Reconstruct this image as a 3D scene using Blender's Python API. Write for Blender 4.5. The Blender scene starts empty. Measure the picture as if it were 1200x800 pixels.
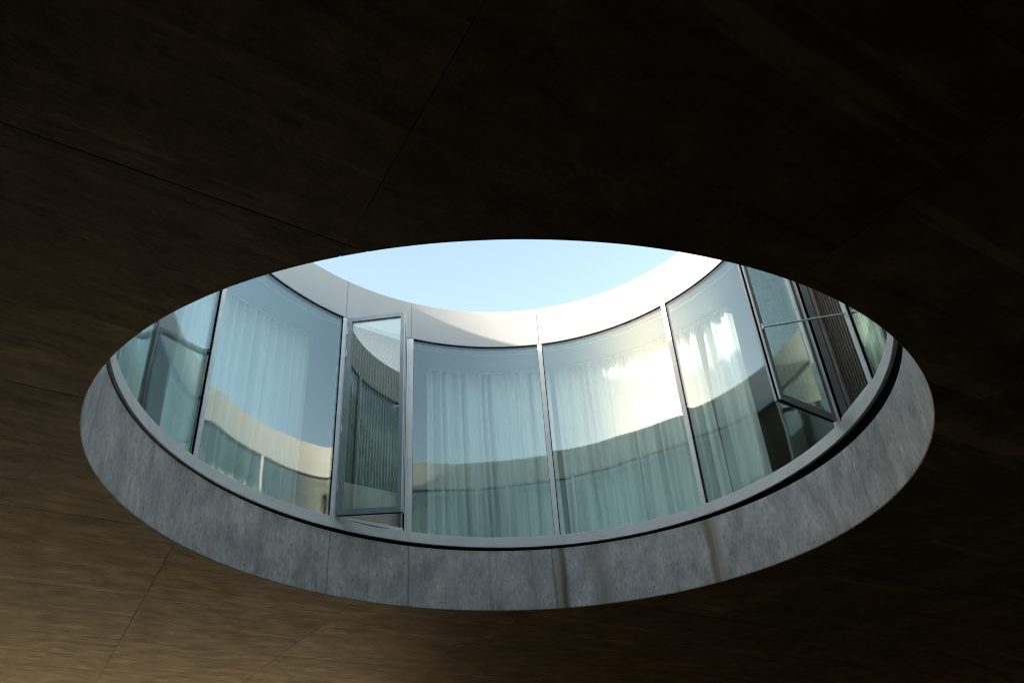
import bpy, bmesh, math, random
import numpy as np
from mathutils import Vector, Matrix, noise
random.seed(7)
sc = bpy.context.scene
COL = sc.collection
R_ = math.radians

# ------------------------------------------------------------------ camera
PITCH, ROLL, FPX = 0.552970, -0.072670, 863.3
cam_d = bpy.data.cameras.new('camera')
cam_d.sensor_width = 36.0
cam_d.lens = FPX / 1200 * 36
cam_d.clip_start = 0.05
cam_d.clip_end = 3000
cam = bpy.data.objects.new('camera', cam_d)
COL.objects.link(cam)
F = Vector((0, math.cos(PITCH), math.sin(PITCH)))
U0 = Vector((0, -math.sin(PITCH), math.cos(PITCH)))
R0v = Vector((1, 0, 0))
cr, sr = math.cos(ROLL), math.sin(ROLL)
RV = cr * R0v + sr * U0
UV = -sr * R0v + cr * U0
m = Matrix((RV, UV, -F)).transposed().to_4x4()
m.translation = Vector((0, 0, 1.6))
cam.matrix_world = m
sc.camera = cam

# ------------------------------------------------------------------ light
SUN_EL = 14.5
SUN_AZ = 207.0                  # direction towards the sun, degrees from +x
world = bpy.data.worlds.new('World')
sc.world = world
world.use_nodes = True
wn = world.node_tree
for n in list(wn.nodes):
    wn.nodes.remove(n)
sky = wn.nodes.new('ShaderNodeTexSky')
sky.sky_type = 'NISHITA'
sky.sun_disc = False
sky.sun_elevation = R_(SUN_EL)
sky.sun_rotation = R_(90.0 - SUN_AZ)
sky.air_density = 1.2
sky.dust_density = 1.0
sky.ozone_density = 1.2
bg = wn.nodes.new('ShaderNodeBackground')
bg.inputs['Strength'].default_value = 0.15
wo = wn.nodes.new('ShaderNodeOutputWorld')
wb = wn.nodes.new('ShaderNodeMix'); wb.data_type = 'RGBA'; wb.blend_type = 'MULTIPLY'
wb.inputs[0].default_value = 1.0; wb.inputs[7].default_value = (1.09, 0.965, 0.85, 1)     # neutral white balance
wn.links.new(sky.outputs[0], wb.inputs[6])
wn.links.new(wb.outputs[2], bg.inputs[0])
wn.links.new(bg.outputs[0], wo.inputs[0])

sun_d = bpy.data.lights.new('sun', 'SUN')
sun_d.energy = 2.3
sun_d.angle = R_(1.0)
sun_d.color = (1.0, 0.90, 0.78)
sun = bpy.data.objects.new('sun', sun_d)
COL.objects.link(sun)
sv = Vector((math.cos(R_(SUN_EL)) * math.cos(R_(SUN_AZ)), math.cos(R_(SUN_EL)) * math.sin(R_(SUN_AZ)), math.sin(R_(SUN_EL))))
sun.rotation_euler = sv.to_track_quat('Z', 'Y').to_euler()
sun.location = sv * 60

sc.view_settings.view_transform = 'Standard'
sc.view_settings.look = 'None'
sc.view_settings.gamma = 1.0
sc.view_settings.use_curve_mapping = False
sc.view_settings.exposure = 2.05
sc.render.engine = 'CYCLES'
sc.cycles.max_bounces = 14
sc.cycles.diffuse_bounces = 6
sc.cycles.glossy_bounces = 6
sc.cycles.transparent_max_bounces = 24
sc.cycles.sample_clamp_indirect = 8
sc.cycles.use_denoising = True
sc.cycles.filter_width = 1.1

# ------------------------------------------------------------------ geometry of the round opening (measured)
CX, CY = -0.107, 5.697
RR = 3.067                       # radius of the glazing line
RIM = 3.088                      # radius at the lower rim of the concrete
H = [1.0, 1.326, 1.35187, 1.41272, 2.74987, 3.04538]
TA = [(-.04393, -.05695), (-.05283, -.04133)] + [(-.04207, -.04787)] * 4
RU = [1.5452, 1.5346, 1.5346, 1.5336, 1.5336, 1.5334]
EX = [(.00834, -.00032, -.00262, -.00112), (.01601, .00449, -.00452, -.00191)] + [(.0175, -.00026, .00207, -.00341)] * 4
def zl(i, ph):
    """height of curve i at angle ph (rad): 0 rim, 1 concrete top, 2 sill bottom, 3 glass foot, 4 glass head, 5 fascia top"""
    a, b = TA[i]; e = EX[i]
    z = H[i] + RU[i] * (a * math.cos(ph) + b * math.sin(ph)) + e[0] * math.cos(2 * ph) + e[1] * math.sin(2 * ph) + e[2] * math.cos(3 * ph) + e[3] * math.sin(3 * ph)
    return 1.6 + 2 * z
def zl_out(i, ph, r):
    """the same surface carried outwards from the ring"""
    a, b = TA[i]
    return zl(i, ph) + (r - RR) * (a * math.cos(ph) + b * math.sin(ph))
def P(ph, r, z): return Vector((CX + r * math.cos(ph), CY + r * math.sin(ph), z))

# ------------------------------------------------------------------ materials
def mat(name):
    mt = bpy.data.materials.new(name); mt.use_nodes = True
    nt = mt.node_tree
    for n in list(nt.nodes): nt.nodes.remove(n)
    out = nt.nodes.new('ShaderNodeOutputMaterial')
    return mt, nt, out
def nd(nt, t, **kw):
    n = nt.nodes.new(t)
    for k, v in kw.items():
        if k.startswith('i_'): n.inputs[k[2:].replace('_', ' ')].default_value = v
        else: setattr(n, k, v)
    return n
def math_n(nt, op, a, b=None, clamp=False):
    n = nt.nodes.new('ShaderNodeMath'); n.operation = op; n.use_clamp = clamp
    for i, v in enumerate((a, b)):
        if v is None: continue
        if isinstance(v, (int, float)): n.inputs[i].default_value = v
        else: nt.links.new(v, n.inputs[i])
    return n.outputs[0]
def mixc(nt, fac, a, b, mode='MIX'):
    n = nt.nodes.new('ShaderNodeMix'); n.data_type = 'RGBA'; n.blend_type = mode
    for i, v in ((0, fac), (6, a), (7, b)):
        if isinstance(v, (int, float)): n.inputs[i].default_value = v
        elif isinstance(v, tuple): n.inputs[i].default_value = (*v, 1)
        else: nt.links.new(v, n.inputs[i])
    return n.outputs[2]
def ramp(nt, fac, stops):
    n = nt.nodes.new('ShaderNodeValToRGB'); cr_ = n.color_ramp
    while len(cr_.elements) < len(stops): cr_.elements.new(0.5)
    for e, (p, c) in zip(cr_.elements, stops):
        e.position = p; e.color = (*c, 1) if isinstance(c, tuple) else (c, c, c, 1)
    nt.links.new(fac, n.inputs[0]); return n.outputs[0]
def noise_n(nt, vec, scale, detail=4, rough=.55, dist=0.0):
    n = nd(nt, 'ShaderNodeTexNoise'); n.inputs['Scale'].default_value = scale
    n.inputs['Detail'].default_value = detail; n.inputs['Roughness'].default_value = rough
    n.inputs['Distortion'].default_value = dist
    if vec is not None: nt.links.new(vec, n.inputs['Vector'])
    return n.outputs['Fac']
def mapping(nt, vec, scale=(1, 1, 1), rot=(0, 0, 0), loc=(0, 0, 0)):
    n = nd(nt, 'ShaderNodeMapping'); n.inputs['Scale'].default_value = scale
    n.inputs['Rotation'].default_value = rot; n.inputs['Location'].default_value = loc
    nt.links.new(vec, n.inputs['Vector']); return n.outputs[0]
def bump(nt, h, strength, dist):
    n = nd(nt, 'ShaderNodeBump'); n.inputs['Strength'].default_value = strength
    n.inputs['Distance'].default_value = dist; nt.links.new(h, n.inputs['Height']); return n.outputs[0]
def princ(nt, out, col, rough, metal=0.0, normal=None, spec=None):
    b = nd(nt, 'ShaderNodeBsdfPrincipled')
    for k, v in (('Base Color', col), ('Roughness', rough), ('Metallic', metal)):
        if isinstance(v, (int, float)): b.inputs[k].default_value = v
        elif isinstance(v, tuple): b.inputs[k].default_value = (*v, 1)
        else: nt.links.new(v, b.inputs[k])
    if spec is not None: b.inputs['Specular IOR Level'].default_value = spec
    if normal is not None: nt.links.new(normal, b.inputs['Normal'])
    nt.links.new(b.outputs[0], out.inputs['Surface']); return b
def wpos(nt): return nd(nt, 'ShaderNodeNewGeometry').outputs['Position']

# concrete of the underside: plywood grain marks along the panel direction, blotches, small blow holes
PA = R_(32.3)
def make_soffit():
    mt, nt, out = mat('board marked concrete')
    pos = wpos(nt)
    rotp = mapping(nt, pos, rot=(0, 0, -PA))
    objc = nd(nt, 'ShaderNodeObjectInfo').outputs['Random']
    off = nd(nt, 'ShaderNodeCombineXYZ'); nt.links.new(math_n(nt, 'MULTIPLY', objc, 37.0), off.inputs[0]); nt.links.new(math_n(nt, 'MULTIPLY', objc, 91.0), off.inputs[1])
    add = nd(nt, 'ShaderNodeVectorMath', operation='ADD'); nt.links.new(rotp, add.inputs[0]); nt.links.new(off.outputs[0], add.inputs[1])
    v = add.outputs[0]
    grain = noise_n(nt, mapping(nt, v, (1.3, 1.9, 1)), 2.2, 10, .74, .15)
    lines = noise_n(nt, mapping(nt, v, (.16, 3.0, .35)), 1.5, 4, .6, .25)
    fine = noise_n(nt, mapping(nt, v, (14, 22, 9)), 1.2, 6, .7)
    blot = noise_n(nt, pos, .75, 6, .68, .8)
    marks = noise_n(nt, mapping(nt, v, (3.6, 8, 5)), 1.4, 5, .62, .1)
    pock = noise_n(nt, pos, 14, 3, .6)
    col = ramp(nt, grain, [(.32, (.22, .155, .085)), (.5, (.345, .255, .15)), (.68, (.50, .38, .23))])
    col = mixc(nt, math_n(nt, 'MULTIPLY', ramp(nt, lines, [(.60, 0.), (.65, 1.)]), .55), col, (.09, .065, .04))
    col = mixc(nt, math_n(nt, 'MULTIPLY', ramp(nt, lines, [(.36, 1.), (.39, 0.)]), .6), col, (.72, .57, .35))
    col = mixc(nt, math_n(nt, 'MULTIPLY', ramp(nt, marks, [(.57, 0.), (.64, 1.)]), .5), col, (.11, .075, .038))
    col = mixc(nt, math_n(nt, 'MULTIPLY', ramp(nt, pock, [(.70, 0.), (.74, 1.)]), .6), col, (.03, .024, .018))
    col = mixc(nt, .85, col, ramp(nt, blot, [(.32, (.52, .56, .42)), (.5, (.92, .90, .85)), (.68, (1.25, 1.12, .98))]), 'MULTIPLY')
    tint = nd(nt, 'ShaderNodeObjectInfo').outputs['Random']
    col = mixc(nt, .5, col, ramp(nt, tint, [(0., (.55, .60, .50)), (1., (1.2, 1.12, 1.0))]), 'MULTIPLY')
    hh = math_n(nt, 'ADD', math_n(nt, 'ADD', math_n(nt, 'MULTIPLY', grain, .6), math_n(nt, 'MULTIPLY', fine, .25)), math_n(nt, 'MULTIPLY', lines, .8))
    rough = ramp(nt, grain, [(.3, .60), (.7, .42)])
    princ(nt, out, col, rough, 0, bump(nt, hh, .6, .016), .4)
    return mt
M_SOFFIT = make_soffit()

def make_ring_concrete():
    mt, nt, out = mat('weathered grey concrete')
    pos = wpos(nt)
    sub = nd(nt, 'ShaderNodeVectorMath', operation='SUBTRACT'); nt.links.new(pos, sub.inputs[0]); sub.inputs[1].default_value = (CX, CY, 0)
    sep = nd(nt, 'ShaderNodeSeparateXYZ'); nt.links.new(sub.outputs[0], sep.inputs[0])
    ang = math_n(nt, 'ARCTAN2', sep.outputs[1], sep.outputs[0])
    arc = math_n(nt, 'MULTIPLY', ang, RR)
    cmb = nd(nt, 'ShaderNodeCombineXYZ'); nt.links.new(arc, cmb.inputs[0]); nt.links.new(sep.outputs[2], cmb.inputs[2])
    v = cmb.outputs[0]
    streak = noise_n(nt, mapping(nt, v, (3.5, 1, 1.3)), 1.5, 7, .65, .6)
    fstreak = noise_n(nt, mapping(nt, v, (34, 1, 9)), 1.3, 6, .7, .2)
    cloud = noise_n(nt, mapping(nt, v, (1.3, 1, .9)), 2.2, 9, .70, .15)
    pits = noise_n(nt, mapping(nt, v, (26, 1, 18)), 1.0, 4, .7)
    col = ramp(nt, cloud, [(.34, (.40, .385, .365)), (.47, (.52, .495, .455)), (.56, (.61, .575, .52)), (.70, (.76, .715, .64))])
    col = mixc(nt, .75, col, ramp(nt, streak, [(.34, .68), (.5, .98), (.66, 1.15)]), 'MULTIPLY')
    col = mixc(nt, .6, col, ramp(nt, fstreak, [(.34, .62), (.66, 1.3)]), 'MULTIPLY')
    col = mixc(nt, math_n(nt, 'MULTIPLY', ramp(nt, pits, [(.60, 0.), (.66, 1.)]), .6), col, (.07, .07, .075))
    col = mixc(nt, math_n(nt, 'MULTIPLY', ramp(nt, pits, [(.34, 1.), (.40, 0.)]), .5), col, (.45, .45, .44))
    # rust and water stains run down below the mullions
    for deg, w, k, c in ((81.2, .10, .75, (.33, .265, .165)), (80.4, .045, .95, (.105, .078, .038)), (47.7, .05, .95, (.17, .105, .045)), (82.6, .02, .7, (.16, .12, .065)),
                         (46.9, .11, .75, (.36, .285, .175)), (72.5, .15, .7, (.30, .24, .155)), (87, .10, .35, (.2, .18, .15)), (114.3, .02, .5, (.12, .125, .125)),
                         (131.9, .02, .45, (.11, .115, .12)), (147.5, .05, .35, (.17, .15, .13)), (96.5, .03, .3, (.12, .12, .12)), (123, .015, .4, (.13, .13, .14)), (9, .03, .3, (.2, .16, .1)), (20, .05, .25, (.3, .27, .22))):
        wob = math_n(nt, 'MULTIPLY', math_n(nt, 'SUBTRACT', noise_n(nt, mapping(nt, v, (0.6, 1, 3), loc=(deg, 0, 0)), 1.2, 6, .7), .5), .09)
        dd = math_n(nt, 'ABSOLUTE', math_n(nt, 'ADD', math_n(nt, 'SUBTRACT', arc, RR * R_(deg)), wob))
        f_ = math_n(nt, 'SUBTRACT', 1.0, math_n(nt, 'DIVIDE', dd, w), True)
        f_ = math_n(nt, 'MULTIPLY', math_n(nt, 'POWER', f_, .7), k)
        f_ = math_n(nt, 'MULTIPLY', f_, ramp(nt, fstreak, [(.3, .7), (.6, 1.)]))
        col = mixc(nt, f_, col, c)
    h_ = math_n(nt, 'ADD', math_n(nt, 'MULTIPLY', fstreak, .5), pits)
    princ(nt, out, col, .62, 0, bump(nt, h_, .5, .008), .4)
    return mt
M_RING = make_ring_concrete()

def simple(name, col, rough, metal=0., var=.12, scale=3., bumpk=.0, spec=.5):
    mt, nt, out = mat(name)
    tc = nd(nt, 'ShaderNodeTexCoord').outputs['Object']
    n1 = noise_n(nt, tc, scale, 5, .6)
    c = mixc(nt, 1.0, tuple(col), ramp(nt, n1, [(.3, 1 - var), (.7, 1 + var * .5)]), 'MULTIPLY')
    r = ramp(nt, n1, [(.3, min(1, rough * 1.15)), (.7, rough * .88)])
    nrm = bump(nt, noise_n(nt, tc, scale * 12, 4), bumpk, .004) if bumpk else None
    princ(nt, out, c, r, metal, nrm, spec)
    return mt
M_ALU = simple('satin aluminium', (.86, .845, .81), .5, .0, .10, 4)
M_FASC = simple('pale coated metal', (.46, .46, .45), .38, .1, .05, 1.2)
M_SILL = simple('sill aluminium', (.86, .84, .79), .5, .0, .12, 5, .05)
M_LEAF = simple('grey frame metal', (.30, .33, .34), .38, .3, .1, 5)
M_BLACK = simple('black rubber seal', (.004, .004, .004), 1.0, 0, .2, 6, 0, .03)
M_STEEL = simple('brushed steel', (.55, .55, .54), .3, .8, .1, 8)
M_MESH = simple('brown perforated metal', (.10, .078, .06), .5, .2, .2, 6)
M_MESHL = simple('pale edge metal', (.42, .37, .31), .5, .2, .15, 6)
M_INWALL = simple('interior plaster', (.36, .33, .28), .8, 0, .1, 1)
M_INCEIL = simple('interior ceiling paint', (.5, .5, .5), .8, 0, .04, 1)
M_INFLOOR = simple('interior floor screed', (.30, .28, .24), .5, 0, .12, 1)
M_SHELL = simple('plain concrete', (.30, .28, .25), .7, 0, .15, .8, .3)
M_ROOF = simple('roof gravel', (.35, .34, .32), .9, 0, .2, 4, .5)
M_PAVE = simple('pavement concrete', (.030, .027, .023), .75, 0, .2, .5, .3)

def make_grass():
    mt, nt, out = mat('grass and earth')
    pos = wpos(nt)
    a = noise_n(nt, pos, .12, 5, .6); b = noise_n(nt, pos, 6, 5, .7)
    c = mixc(nt, 1., ramp(nt, a, [(.35, (.06, .085, .025)), (.55, (.13, .12, .05)), (.7, (.30, .24, .14))]), ramp(nt, b, [(.3, .6), (.7, 1.3)]), 'MULTIPLY')
    princ(nt, out, c, .9, 0, bump(nt, b, .6, .05), .2)
    return mt
M_GRASS = make_grass()
M_BOUNCE = simple('warm bounce sand', (.78, .53, .24), .85, 0, .15, .6, .3)

def make_glass():
    mt, nt, out = mat('coated glass')
    g = nd(nt, 'ShaderNodeNewGeometry')
    dt = nd(nt, 'ShaderNodeVectorMath', operation='DOT_PRODUCT')
    nt.links.new(g.outputs['Incoming'], dt.inputs[0]); nt.links.new(g.outputs['Normal'], dt.inputs[1])
    c = math_n(nt, 'ABSOLUTE', dt.outputs['Value'])
    k = math_n(nt, 'POWER', math_n(nt, 'SUBTRACT', 1.0, c, True), 4.5)
    F0 = .120
    fr = math_n(nt, 'ADD', F0, math_n(nt, 'MULTIPLY', k, 1 - F0), True)
    tr = nd(nt, 'ShaderNodeBsdfTransparent'); tr.inputs['Color'].default_value = (.905, .965, .94, 1)
    gl = nd(nt, 'ShaderNodeBsdfGlossy'); gl.inputs['Roughness'].default_value = 0.0
    gl.inputs['Color'].default_value = (.93, 1.0, .985, 1)
    mx = nd(nt, 'ShaderNodeMixShader'); nt.links.new(fr, mx.inputs[0])
    nt.links.new(tr.outputs[0], mx.inputs[1]); nt.links.new(gl.outputs[0], mx.inputs[2])
    nt.links.new(mx.outputs[0], out.inputs['Surface'])
    return mt
M_GLASS = make_glass()

def make_curtain():
    mt, nt, out = mat('pale curtain cloth')
    tc = nd(nt, 'ShaderNodeTexCoord').outputs['Object']
    w = noise_n(nt, mapping(nt, tc, (60, 60, 60)), 3, 2)
    big = noise_n(nt, mapping(nt, tc, (2, 2, .6)), 1.5, 3)
    c = mixc(nt, 1., (.84, .86, .84), ramp(nt, w, [(.3, .94), (.7, 1.04)]), 'MULTIPLY')
    c = mixc(nt, 1., c, ramp(nt, big, [(.3, .9), (.7, 1.03)]), 'MULTIPLY')
    df = nd(nt, 'ShaderNodeBsdfDiffuse'); nt.links.new(c, df.inputs[0])
    tl = nd(nt, 'ShaderNodeBsdfTranslucent'); nt.links.new(c, tl.inputs[0])
    mx = nd(nt, 'ShaderNodeMixShader'); mx.inputs[0].default_value = .10
    nt.links.new(df.outputs[0], mx.inputs[1]); nt.links.new(tl.outputs[0], mx.inputs[2])
    nt.links.new(mx.outputs[0], out.inputs['Surface'])
    return mt
M_CURT = make_curtain()

# ------------------------------------------------------------------ builders
LOC = {}
def thing(name, label, cat, loc, group=None):
    o = bpy.data.objects.new(name, None); COL.objects.link(o)
    o.empty_display_size = .2
    o.location = loc; LOC[o] = Vector(loc)
    o['label'] = label; o['category'] = cat
    if group: o['group'] = group
    return o
def mk(name, vf, material, parent=None, smooth=False, base=None):
    """link world-space vertices and faces as one mesh object under parent"""
    vs, fs = vf
    org = LOC.get(parent, Vector((0, 0, 0))) if parent else (Vector(base) if base is not None else Vector((0, 0, 0)))
    me = bpy.data.meshes.new(name)
    me.from_pydata([tuple(Vector(v) - org) for v in vs], [], fs)
    me.validate(); me.update()
    if smooth:
        me.polygons.foreach_set('use_smooth', [True] * len(me.polygons))
    me.materials.append(material)
    o = bpy.data.objects.new(name, me); COL.objects.link(o)
    if parent: o.parent = parent; LOC[o] = org
    elif base is not None: o.location = org
    return o
def structure(o): o['kind'] = 'structure'; return o
def join(*parts):
    vs, fs = [], []
    for v, f in parts:
        k = len(vs); vs += list(v); fs += [tuple(i + k for i in q) for q in f]
    return vs, fs
def arc(ph0, ph1, r0, r1, zb, zt, n=None, bevel=0.0):
    """solid ring segment, angles in degrees; zb/zt functions of angle and radius"""
    a0, a1 = R_(ph0), R_(ph1)
    n = n or max(2, int(abs(ph1 - ph0) / 1.5))
    vs, fs = [], []
    b = bevel
    for i in range(n + 1):
        a = a0 + (a1 - a0) * i / n
        if b:
            sec = [(r0 + b, zb(a, r0)), (r1, zb(a, r1)), (r1, zt(a, r1)), (r0 + b, zt(a, r0)), (r0, zt(a, r0) - b), (r0, zb(a, r0) + b)]
        else:
            sec = [(r0, zb(a, r0)), (r1, zb(a, r1)), (r1, zt(a, r1)), (r0, zt(a, r0))]
        vs += [P(a, r, z) for r, z in sec]
    s = 6 if b else 4
    full = abs(abs(ph1 - ph0) - 360) < 1e-6
    for i in range(n):
        for j in range(s):
            k = (j + 1) % s
            fs.append((i * s + j, i * s + k, (i + 1) * s + k, (i + 1) * s + j))
    if not full:
        fs.append(tuple(range(s))[::-1]); fs.append(tuple(n * s + j for j in range(s)))
    return fixn(vs, fs)
def fixn(vs, fs):
    bm = bmesh.new(); bv = [bm.verts.new(v) for v in vs]
    for f in fs:
        try: bm.faces.new([bv[i] for i in f])
        except ValueError: pass
    bmesh.ops.remove_doubles(bm, verts=bm.verts, dist=1e-6)
    bmesh.ops.recalc_face_normals(bm, faces=bm.faces)
    bm.verts.index_update()
    r = [v.co.copy() for v in bm.verts], [tuple(v.index for v in f.verts) for f in bm.faces]
    bm.free(); return r
def hexa(p):  # 8 points: bottom 4, top 4
    return fixn(p, [(0, 3, 2, 1), (4, 5, 6, 7), (0, 1, 5, 4), (1, 2, 6, 5), (2, 3, 7, 6), (3, 0, 4, 7)])
def rod(p0, p1, r, n=10):
    p0, p1 = Vector(p0), Vector(p1); d = (p1 - p0).normalized()
    a = d.orthogonal().normalized(); b = d.cross(a)
    vs = [p + r * (math.cos(t) * a + math.sin(t) * b) for p in (p0, p1) for t in [2 * math.pi * i / n for i in range(n)]]
    fs = [(i, (i + 1) % n, n + (i + 1) % n, n + i) for i in range(n)] + [tuple(range(n))[::-1], tuple(range(n, 2 * n))]
    return vs, fs
class Plane:
    """local frame for flat frames: s along, d towards courtyard, z given by a linear function"""
    def __init__(s, A, B, zb0, zb1, zt0, zt1):
        s.A = Vector((A[0], A[1], 0)); s.B = Vector((B[0], B[1], 0)); s.L = (s.B - s.A).length
        s.t = (s.B - s.A).normalized(); s.n = Vector((-s.t.y, s.t.x, 0))
        c = Vector((CX, CY, 0)) - (s.A + s.B) / 2
        if s.n.dot(c) < 0: s.n = -s.n
        s.z = (zb0, zb1, zt0, zt1)
    def pt(s, x, v, d):
        """x along in metres, v = ('b'|'t', offset), d metres towards the courtyard"""
        f = x / s.L; zb = s.z[0] + (s.z[1] - s.z[0]) * f; zt = s.z[2] + (s.z[3] - s.z[2]) * f
        z = zb + v[1] if v[0] == 'b' else zt + v[1] if v[0] == 't' else zb + (zt - zb) * v[1]
        q = s.A + s.t * x + s.n * d; return Vector((q.x, q.y, z))
    def box(s, x0, x1, v0, v1, d0, d1):
        return hexa([s.pt(x0, v0, d0), s.pt(x1, v0, d0), s.pt(x1, v0, d1), s.pt(x0, v0, d1), s.pt(x0, v1, d0), s.pt(x1, v1, d0), s.pt(x1, v1, d1), s.pt(x0, v1, d1)])

# ------------------------------------------------------------------ ground
structure(mk('ground', ([(-1500, -1500, -.008), (1500, -1500, -.008), (1500, 1500, -.008), (-1500, 1500, -.008)], [(0, 1, 2, 3)]), M_GRASS))
structure(mk('pavement', ([(-17, -22, -.004), (34, -22, -.004), (34, 26, -.004), (-17, 26, -.004)], [(0, 1, 2, 3)]), M_PAVE))
structure(mk('bounce_ground', ([(-60, 16, 0), (-26, 14.5, 0), (-13.8, 14.8, 0), (-8.8, 18.0, 0), (-3, 21.5, 0), (10, 26.5, 0), (12, 60, 0), (-60, 60, 0)], [(0, 1, 2, 3, 4, 5, 6, 7)]), M_BOUNCE))  # unseen sandy patch, shaped and coloured to bounce warm light onto the underside

# ------------------------------------------------------------------ concrete shell
def smooth(x): x = max(0., min(1., x)); return x * x * (3 - 2 * x)
def shell_z(x, y):
    dx, dy = x - CX, y - CY
    rho = math.hypot(dx, dy); ph = math.atan2(dy, dx)
    a, b = TA[0]; e = EX[0]
    z = 1.6 + 2 * H[0] + a * dx + b * dy
    z += 2 * (e[0] * math.cos(2 * ph) + e[1] * math.sin(2 * ph) + e[2] * math.cos(3 * ph) + e[3] * math.sin(3 * ph)) * math.exp(-max(0, rho - RIM) / 1.2) * min(1, rho / 2)
    opn = smooth((math.cos(ph - R_(130)) - .83) / .13)          # 1 towards the open side
    droop = max(0., rho - 8.0)
    z -= (1 - opn) * .06 * droop ** 2
    z -= opn * .007 * droop ** 2
    return z
def shell_edge(ph):
    opn = smooth((math.cos(ph - R_(130)) - .83) / .13)
    r = 8.0
    while r < 19.0:
        if shell_z(CX + r * math.cos(ph), CY + r * math.sin(ph)) < .02: break
        r += .1
    return r if opn < .5 else min(r, 13.6)
NA, NR = 144, 40
vs, fs = [], []
for j in range(NR + 1):
    for i in range(NA):
        ph = 2 * math.pi * i / NA
        r = RIM + .05 + (shell_edge(ph) - RIM - .05) * j / NR
        x, y = CX + r * math.cos(ph), CY + r * math.sin(ph)
        vs.append((x, y, shell_z(x, y) + .007))
nb = len(vs)
for j in range(NR + 1):
    for i in range(NA):
        x, y, z = vs[j * NA + i]; vs.append((x, y, z + .60))
for j in range(NR):
    for i in range(NA):
        k = (i + 1) % NA
        fs.append((j * NA + i, j * NA + k, (j + 1) * NA + k, (j + 1) * NA + i))
        fs.append((nb + j * NA + i, nb + (j + 1) * NA + i, nb + (j + 1) * NA + k, nb + j * NA + k))
for i in range(NA):
    k = (i + 1) % NA
    fs.append((i, nb + i, nb + k, k)); o_ = NR * NA
    fs.append((o_ + i, o_ + k, nb + o_ + k, nb + o_ + i))
shell = structure(mk('ceiling', fixn(vs, fs), M_SHELL, smooth=False))
shell['label'] = 'dark concrete shell overhead cast in square boarded panels around the oval opening'

# panels of the underside: 2.01 x 2.097 m grid turned 32.3 degrees
U_ = Vector((math.cos(PA), math.sin(PA))); V_ = Vector((-math.sin(PA), math.cos(PA)))
U0_, DU, V0_, DV = .78, 2.01, 2.58, 2.097
GAP = .0026
cut_v, cut_f = rod((CX, CY, -1), (CX, CY, 8), RIM + .004, 256)
cutm = bpy.data.meshes.new('cut'); cutm.from_pydata([tuple(v) for v in cut_v], [], cut_f)
cuto = bpy.data.objects.new('cut', cutm); COL.objects.link(cuto)
dg = None
for iu in range(-6, 7):
    for iv in range(-4, 8):
        u0, v0 = U0_ + iu * DU, V0_ + iv * DV
        c = U_ * (u0 + DU / 2) + V_ * (v0 + DV / 2)
        dx, dy = c.x - CX, c.y - CY; rho = math.hypot(dx, dy)
        ph = math.atan2(dy, dx)
        if rho + 1.5 > shell_edge(ph): continue
        # only where the photograph can look (and a step to the side)
        if c.y < -2.5: continue
        if abs(c.x) > 5.5 + max(0, c.y) * .72: continue
        n = 8
        pv = []
        for lay in (0, .018):
            for jj in range(n + 1):
                for ii in range(n + 1):
                    q = U_ * (u0 + GAP + (DU - 2 * GAP) * ii / n) + V_ * (v0 + GAP + (DV - 2 * GAP) * jj / n)
                    pv.append((q.x, q.y, shell_z(q.x, q.y) + lay))
        def inside(x, y): return math.hypot(x - CX, y - CY) < RIM - .3
        if all(inside(p[0], p[1]) for p in pv): continue
        W_ = n + 1; K = W_ * W_; pf = []
        for jj in range(n):
            for ii in range(n):
                a = jj * W_ + ii
                pf.append((a, a + W_, a + W_ + 1, a + 1)); pf.append((K + a, K + a + 1, K + a + W_ + 1, K + a + W_))
        for ii in range(n):
            pf.append((ii, ii + 1, K + ii + 1, K + ii)); a = n * W_ + ii; pf.append((a, K + a, K + a + 1, a + 1))
            a = ii * W_; pf.append((a, K + a, K + a + W_, a + W_)); a = ii * W_ + n; pf.append((a, a + W_, K + a + W_, K + a))
        o = mk('panel', fixn(pv, pf), M_SOFFIT, shell)
        if min(math.hypot(p[0] - CX, p[1] - CY) for p in pv) < RIM + .3 or inside(c.x, c.y):
            md = o.modifiers.new('b', 'BOOLEAN'); md.operation = 'DIFFERENCE'; md.object = cuto; md.solver = 'EXACT'
            bpy.context.view_layer.update()
            dg = bpy.context.evaluated_depsgraph_get()
            me = bpy.data.meshes.new_from_object(o.evaluated_get(dg))
            o.modifiers.clear(); o.data = me; me.name = 'panel'
            if len(me.polygons) == 0: bpy.data.objects.remove(o)
bpy.data.objects.remove(cuto)

# ------------------------------------------------------------------ bays around the court, degrees
BAYS = [  # start, end, kind
    (200.0, 166.3, 'fixed'), (166.3, 131.9, 'fixed'), (131.9, 114.3, 'open'), (114.3, 81.0, 'fixed'), (81.0, 47.1, 'fixed'),
    (47.1, 10.4, 'fixed'), (10.4, -3.6, 'open'), (-3.6, -38.0, 'fixed'), (-38.0, -71.5, 'fixed'), (-71.5, -88.0, 'shut'),
    (-88.0, -124.0, 'fixed'), (-124.0, -160.0, 'fixed')]

# concrete upstand ring
ring = thing('concrete_wall', 'weathered grey concrete band round the inside of the oval opening below the windows', 'wall', P(0, 0, zl(0, 0)))
for a, b, k in BAYS:
    g = .035
    mk('wall_segment', arc(b + g, a - g, RIM - .0, RIM + .26, lambda p, r: shell_z(CX + r * math.cos(p), CY + r * math.sin(p)) + .004, lambda p, r: zl(1, p), max(6, int((a - b) / 1.2)), bevel=.005), M_RING, ring)
# inner body behind the joints
mk('wall_core', arc(0, 360, RIM + .02, RIM + .24, lambda p, r: zl(0, p) + .03, lambda p, r: zl(1, p) - .01, 240), M_SHELL, ring)
# dark shadow gap between concrete and sill
mk('shadow_gap', arc(0, 360, RR + .028, RR + .26, lambda p, r: zl(1, p) - .004, lambda p, r: zl(2, p) + .004, 240), M_BLACK, ring)

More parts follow.
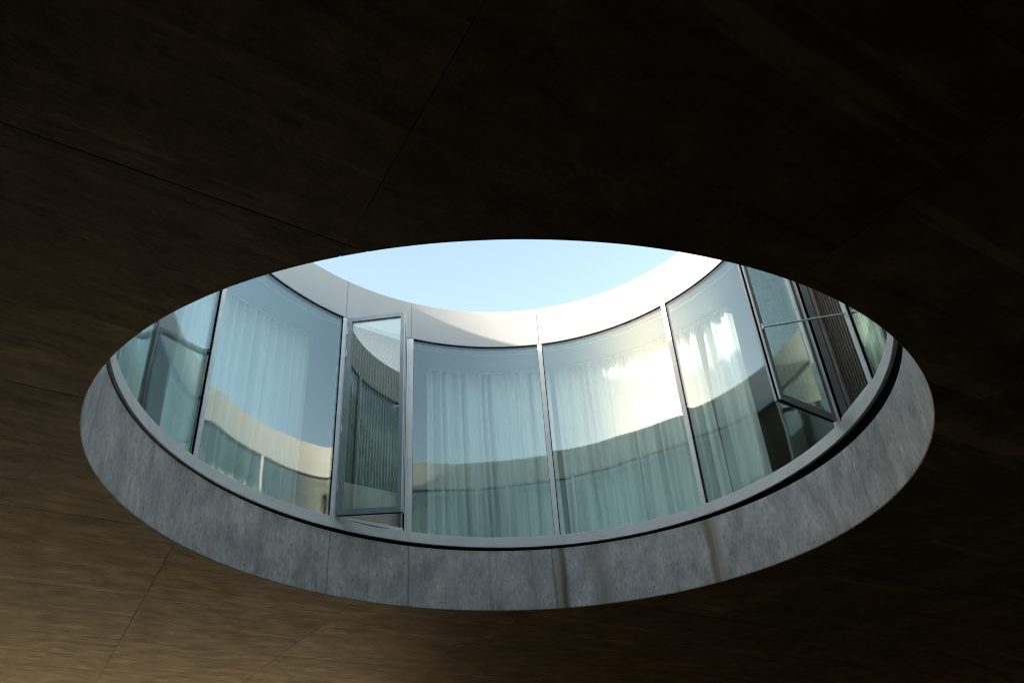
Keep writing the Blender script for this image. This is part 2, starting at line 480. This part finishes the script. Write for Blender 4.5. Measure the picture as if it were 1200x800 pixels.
# interior floor, ceiling, wall, roof
def floorz(p, r): return zl(1, p) - .02 + (r - RR) * (TA[1][0] * math.cos(p) + TA[1][1] * math.sin(p))
structure(mk('floor', arc(0, 360, RR + .28, 9.6, lambda p, r: floorz(p, r) - .12, lambda p, r: floorz(p, r), 144), M_INFLOOR))
structure(mk('interior_ceiling', arc(0, 360, RR + .10, 9.6, lambda p, r: zl_out(4, p, r) + .006, lambda p, r: zl_out(4, p, r) + .14, 144), M_INCEIL, smooth=False))
structure(mk('ceiling_trim', arc(0, 360, RR + .155, RR + .185, lambda p, r: zl(4, p) - .022, lambda p, r: zl(4, p) + .002, 200), M_ALU))
structure(mk('roof', arc(0, 360, RR + .06, 9.7, lambda p, r: zl_out(4, p, r) + .146, lambda p, r: zl_out(5, p, r) - .03, 144), M_ROOF))
structure(mk('interior_wall', arc(0, 360, 9.0, 9.2, lambda p, r: floorz(p, r), lambda p, r: zl_out(4, p, r) + .004, 144), M_INWALL))

# fascia
fas = thing('roof_fascia', 'pale curved metal fascia above the windows against the sky', 'fascia', P(R_(90), RR, zl(4, R_(90))))
for a, b, k in BAYS:
    g = .05
    mk('fascia_panel', arc(b + g, a - g, RR - .012, RR + .055, lambda p, r: zl(4, p) + .0, lambda p, r: zl(5, p), max(8, int((a - b) / 1.0)), bevel=.006), M_FASC, fas)

# ------------------------------------------------------------------ windows
def glass_pane(a, b, seed, r=RR + .010, nx=56, nz=28):
    vs, fs = [], []
    a0, a1 = R_(b), R_(a)
    for lay, sgn in ((0, 0), (1, 1)):
        for j in range(nz + 1):
            for i in range(nx + 1):
                s = i / nx; t = j / nz; p = a0 + (a1 - a0) * s
                zb, zt = zl(3, p) - .004, zl(4, p) + .004
                arcx = s * (a1 - a0) * r; z = zb + (zt - zb) * t
                d = .0016 * noise.noise(Vector((arcx * 1.0 + seed * 7.1, z * .8, seed)))
                d += .0005 * noise.noise(Vector((arcx * 3.1 + seed * 3.1, z * 2.1, seed + 9)))
                eg = min(s, 1 - s) * (a1 - a0) * r
                d += .0022 * math.exp(-eg / .07)
                ez = min(t, 1 - t) * (zt - zb)
                d -= .0018 * math.exp(-ez / .09)
                vs.append(P(p, r + d + lay * .024 + lay * .0005 * noise.noise(Vector((arcx * 1.3, z * 1.2, seed + 4))), z))
    W_ = nx + 1; K = W_ * (nz + 1)
    for j in range(nz):
        for i in range(nx):
            q = j * W_ + i
            fs.append((q, q + 1, q + W_ + 1, q + W_)[::-1]); fs.append((K + q, K + q + 1, K + q + W_ + 1, K + q + W_))
    return vs, fs
def mullion(ph, w=.060, wd=.10):
    p = R_(ph); c = Vector((math.cos(p), math.sin(p), 0)); t = Vector((-c.y, c.x, 0))
    o = Vector((CX, CY, 0)); pts = []
    zb, zt = zl(3, p) - .006, zl(4, p) + .003
    for z in (zb, zt):
        for (d, s) in ((RR - .006, -w / 2), (RR - .006, w / 2), (RR + wd, w / 2), (RR + wd, -w / 2)):
            q = o + c * d + t * s; pts.append(Vector((q.x, q.y, z)))
    return hexa(pts)
def seal(ph, side, w=.060):
    """thin black rubber line between mullion and glass"""
    p = R_(ph); c = Vector((math.cos(p), math.sin(p), 0)); t = Vector((-c.y, c.x, 0)) * side
    o = Vector((CX, CY, 0)); pts = []
    for z in (zl(3, p) - .006, zl(4, p) + .003):
        for (d, s) in ((RR + .003, w / 2 + .001), (RR + .003, w / 2 + .006), (RR + .05, w / 2 + .006), (RR + .05, w / 2 + .001)):
            q = o + c * d + t * s; pts.append(Vector((q.x, q.y, z)))
    return hexa(pts)

WLAB = {
    0: 'curved window pane at the far left end of the ring cut by the dark soffit',
    1: 'curved window with blue sky reflection and cream band left of the open casement',
    3: 'curved window with curtain drawn right of the left open casement',
    4: 'curved window in the middle right with bright reflection and a small dark latch',
    5: 'curved window behind the right open casement with curtain ending halfway',
    7: 'narrow sliver of green curved window right of the mesh screen',
    8: 'curved window on the near side seen only as a reflection, right of centre',
    10: 'curved window on the near side seen only as a reflection, left of centre',
    11: 'curved window on the near left side hidden behind the concrete edge',
    9: 'shut narrow casement on the near side seen only as a reflection'}
for idx, (a, b, kind) in enumerate(BAYS):
    mid = R_((a + b) / 2)
    if kind == 'open':
        lab = 'narrow window opening with grey casement swung out on the left' if idx == 2 else 'narrow window opening on the right with casement swung out and dark mesh screen'
        w = thing('casement_window', lab, 'window', P(mid, RR, zl(3, mid)), 'openable narrow windows')
    else:
        w = thing('curved_window', WLAB[idx], 'window', P(mid, RR, zl(3, mid)), 'curved windows round the court')
    # sill piece and head seal of this bay; the mullion at the start of the bay belongs to it
    mk('sill', arc(b + .03, a - .03, RR - .006, RR + .075, lambda p, r: zl(2, p), lambda p, r: zl(3, p), max(8, int((a - b) / 1.0)), bevel=.003), M_SILL, w)
    mk('head_seal', arc(b + .05, a - .05, RR + .004, RR + .09, lambda p, r: zl(4, p) - .014, lambda p, r: zl(4, p) - .001, max(8, int((a - b) / 1.0))), M_BLACK, w)
    mk('mullion', mullion(a), M_ALU, w)
    e = math.degrees(.032 / RR)
    if kind != 'open':
        mk('glass', glass_pane(a - e, b + e, idx + 1.3), M_GLASS, w, smooth=True)
        mk('seal', seal(a, -1), M_BLACK, w); mk('seal', seal(b, 1), M_BLACK, w)
        if idx == 4:
            p = R_(b + 2.0); q = P(p, RR + .035, 0)
            t = Vector((-math.sin(p), math.cos(p), 0)); c = Vector((math.cos(p), math.sin(p), 0))
            z = zl(3, p) + .52 * (zl(4, p) - zl(3, p))
            pts = [Vector((q.x, q.y, zz)) + t * s - c * d for zz in (z - .010, z + .012) for s, d in ((-.04, 0), (.04, 0), (.04, .012), (-.04, .012))]
            mk('latch', hexa(pts), M_LEAF, w)
    else:
        A = P(R_(a), RR + .02, 0); B = P(R_(b), RR + .02, 0)
        pl = Plane((A.x, A.y), (B.x, B.y), zl(3, R_(a)), zl(3, R_(b)), zl(4, R_(a)), zl(4, R_(b)))
        L = pl.L
        # jamb profiles, stepped like a window frame
        for x0, x1 in ((.030, .060), (L - .060, L - .030)):
            mk('jamb', pl.box(x0, x1, ('b', -.004), ('t', .0), -.05, .012), M_ALU, w)
            s = .034 if x0 < .1 else -.034
            mk('jamb', pl.box(min(x0, x0 + s) + (0 if s < 0 else .030) - (0 if s > 0 else .0), max(x0, x0 + s) + (.012 if s > 0 else 0), ('b', -.002), ('t', -.002), -.085, -.018), M_LEAF, w)
        for q0, q1 in ((.062, .070), (L - .070, L - .062)):
            mk('seal', pl.box(q0, q1, ('b', 0), ('t', 0), -.05, .005), M_BLACK, w)
        mk('head_rail', pl.box(.06, L - .06, ('t', -.07), ('t', -.002), -.06, .005), M_LEAF, w)
        mk('foot_rail', pl.box(.06, L - .06, ('b', .0), ('b', .035), -.06, .0), M_ALU, w)
        # mesh screen: ribbed vertical slats with thin cross wires
        ms = thing('mesh_screen', 'dark brown ribbed mesh screen filling the right window opening' if idx == 6 else 'ribbed mesh screen seen through the tilted glass of the left casement', 'screen',
                   pl.pt(L / 2, ('b', .035), -.13), 'mesh screens')
        x0, x1 = .085, L - .085
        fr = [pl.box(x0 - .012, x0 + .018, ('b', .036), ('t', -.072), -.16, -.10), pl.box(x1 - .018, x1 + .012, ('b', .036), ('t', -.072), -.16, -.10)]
        for f_ in fr: mk('frame', f_, M_MESHL, ms)  # pale side frames: the sunlit band along the screen edge put into their colour
        mk('frame', pl.box(x0 + .018, x1 - .018, ('b', .036), ('b', .060), -.16, -.10), M_MESH, ms)
        mk('frame', pl.box(x0 + .018, x1 - .018, ('t', -.096), ('t', -.072), -.16, -.10), M_MESH, ms)
        ns = 12 if idx == 6 else 19; hw = .015 if idx == 6 else .008; slats = []; zs = .06 if idx == 6 else .50
        if idx == 2: mk('base_panel', pl.box(x0 + .018, x1 - .018, ('b', .060), ('b', .50), -.15, -.12), M_MESHL, ms)
        for k in range(ns):
            xc = x0 + .02 + (x1 - x0 - .04) * (k + .5) / ns
            slats.append(pl.box(xc - hw, xc + hw, ('b', zs), ('t', -.096), -.120, -.112))
        so = mk('slats', join(*slats), M_MESH, ms); so['kind'] = 'stuff'
        wires = []
        if idx == 6: mk('backing_sheet', pl.box(x0 + .018, x1 - .018, ('b', .060), ('t', -.096), -.158, -.150), M_MESHL, ms)
        hgt = pl.z[2] - pl.z[0]
        nw = 58 if idx == 6 else 96; wh = .014 if idx == 6 else .008
        for k in range(1, nw):
            f0 = k / nw * (hgt - .10) + .04
            if f0 < zs: continue
            wires.append(pl.box(x0 + .01, x1 - .01, ('b', f0), ('b', f0 + wh), -.131, -.1235))
        so = mk('wires', join(*wires), M_MESH, ms); so['kind'] = 'stuff'
        # the leaf, swung out into the court
        if idx == 2:
            hin = P(R_(130.9), 3.050, 0); ang = R_(-12.0); W = .775; hinge_phi, free_phi = 131.9, 114.3
        else:
            hin = P(R_(9.6), 3.024, 0); ang = R_(216.3); W = .775; hinge_phi, free_phi = 10.4, -3.6
        fre = hin + Vector((math.cos(ang), math.sin(ang), 0)) * W
        zb0, zb1 = zl(3, R_(hinge_phi)) + .012, zl(3, R_(free_phi)) + .012
        zt0, zt1 = zl(4, R_(hinge_phi)) - .012, zl(4, R_(free_phi)) - .012
        lp = Plane((hin.x, hin.y), (fre.x, fre.y), zb0, zb1, zt0, zt1)
        sg = 1
        leaf = mk('casement_leaf', join(lp.box(0, .050, ('b', 0), ('t', 0), -.028, .028), lp.box(W - .050, W, ('b', 0), ('t', 0), -.028, .028),
                                        lp.box(.050, W - .050, ('b', 0), ('b', .065), -.027, .027), lp.box(.050, W - .050, ('t', -.060), ('t', 0), -.027, .027)), M_LEAF, w)
        mk('glass', lp.box(.051, W - .051, ('b', .066), ('t', -.061), -.010, .010), M_GLASS, leaf)
        # rubber grooves and pale outer edge strips of the profile
        mk('seal', join(lp.box(W, W + .004, ('b', 0), ('t', 0), -.010, .010), lp.box(.02, W - .01, ('b', -.004), ('b', -.0005), -.012, .010)), M_BLACK, leaf)
        mk('edge_strip', join(lp.box(W - .0005, W + .010, ('b', .001), ('t', -.001), .012, .031), lp.box(W - .0005, W + .010, ('b', .001), ('t', -.001), -.031, -.012)), M_ALU, leaf)
        for f in (.12, .40, .80, .93) if idx == 2 else (.15, .85):
            q = lp.pt(-.012, ('f', f), .012)
            mk('hinge', rod(q - Vector((0, 0, .055)), q + Vector((0, 0, .055)), .011), M_STEEL, leaf)
        if idx == 6:
            z1 = 1.6 + 2 * 1.748; z2 = 1.6 + 2 * 1.718
            p0 = Vector((fre.x, fre.y, z1)) - lp.t * .02 + lp.n * (-.03); p1 = P(R_(-3.6), RR - .01, z2)
            mk('stay_rod', rod(p0, p1, .009), M_STEEL, w)
            mk('stay_bracket', rod(p0 - Vector((0, 0, .03)), p0 + Vector((0, 0, .03)), .016), M_STEEL, w)
        else:
            # bottom stay and handle of the left casement
            mk('handle', join(lp.box(W - .050, W - .018, ('f', .46), ('f', .52), -.045, -.0285), lp.box(W - .16, W - .025, ('f', .50), ('f', .512), -.06, -.046)), M_STEEL, leaf)

# ------------------------------------------------------------------ curtains
def curtain(a, b, label, seed, r=3.72, edge_in=0.0):
    rnd = random.Random(seed)
    L = R_(a - b) * r
    nx = int(L / .011); nz = 22
    ks = [(2 * math.pi / (rnd.uniform(.085, .13)), rnd.uniform(0, 6.28)), (2 * math.pi / rnd.uniform(.17, .24), rnd.uniform(0, 6.28)), (2 * math.pi / rnd.uniform(.35, .6), rnd.uniform(0, 6.28))]
    folds = [(rnd.random(), rnd.uniform(.011, .024), rnd.uniform(.09, .17)) for _ in range(int(L * 5))]
    vs, fs = [], []
    for j in range(nz + 1):
        t = j / nz
        for i in range(nx + 1):
            s = i / nx; x = s * L
            x2 = x + .05 * noise.noise(Vector((x * 2.5, seed, t * .6)))
            grow = 1 - .55 * t
            amp = .5 + .9 * abs(noise.noise(Vector((x * 1.2, seed * 3.3, t * .4))))
            d = (.040 * math.sin(ks[0][0] * x2 + ks[0][1]) * (.55 + .45 * t) + .055 * math.sin(ks[1][0] * x2 + ks[1][1] + .6 * (1 - t)) * grow + .04 * math.sin(ks[2][0] * x2 + ks[2][1]) * grow) * amp
            d += .02 * noise.noise(Vector((x * 7, seed, t * 1.5))) * grow
            for fx, fw, fd in folds: d += fd * math.exp(-((x2 - fx * L + .06 * (1 - t) * (fx - .5)) / fw) ** 2)
            p = R_(a) - (x + .012 * noise.noise(Vector((x * 5, t * 2, seed)))) / r
            zb = zl(1, p) + .02; zt = zl_out(4, p, r) - .03
            vs.append(P(p, r + d, zb + (zt - zb) * t))
    W_ = nx + 1
    for j in range(nz):
        for i in range(nx):
            q = j * W_ + i; fs.append((q, q + 1, q + W_ + 1, q + W_))
    base = P(R_((a + b) / 2), r, zl(1, R_((a + b) / 2)) + .02)
    o = thing('curtain', label, 'curtain', base, 'curtains behind the curved windows')
    mk('cloth', (vs, fs), M_CURT, o, smooth=True)
    mk('curtain_rail', arc(b, a, r - .012, r + .012, lambda p, rr: zl_out(4, p, rr) - .028, lambda p, rr: zl_out(4, p, rr) + .004), M_ALU, o)
    return o
curtain(199.5, 170.0, 'pale curtain behind the far left window pane', 11)
curtain(163.5, 134.0, 'blue tinted curtain behind the window left of the open casement', 2)
curtain(108.0, 80.6, 'pleated curtain hanging behind the window right of the left casement', 3)
curtain(79.5, 46.8, 'wide pleated curtain behind the bright window right of centre', 4)
curtain(45.8, 38.0, 'narrow bunched curtain with a free edge in front of the dark room at right', 5)
curtain(-9.0, -34.0, 'curtain behind the green sliver of window at far right', 6)
curtain(-40.0, -62.0, 'curtain on the near side of the court, seen only in reflections at left', 7)
curtain(-92.0, -118.0, 'curtain on the near side of the court, seen only in reflections in the middle', 8)
curtain(-128.0, -158.0, 'curtain on the near side of the court, seen only in reflections at right', 9)
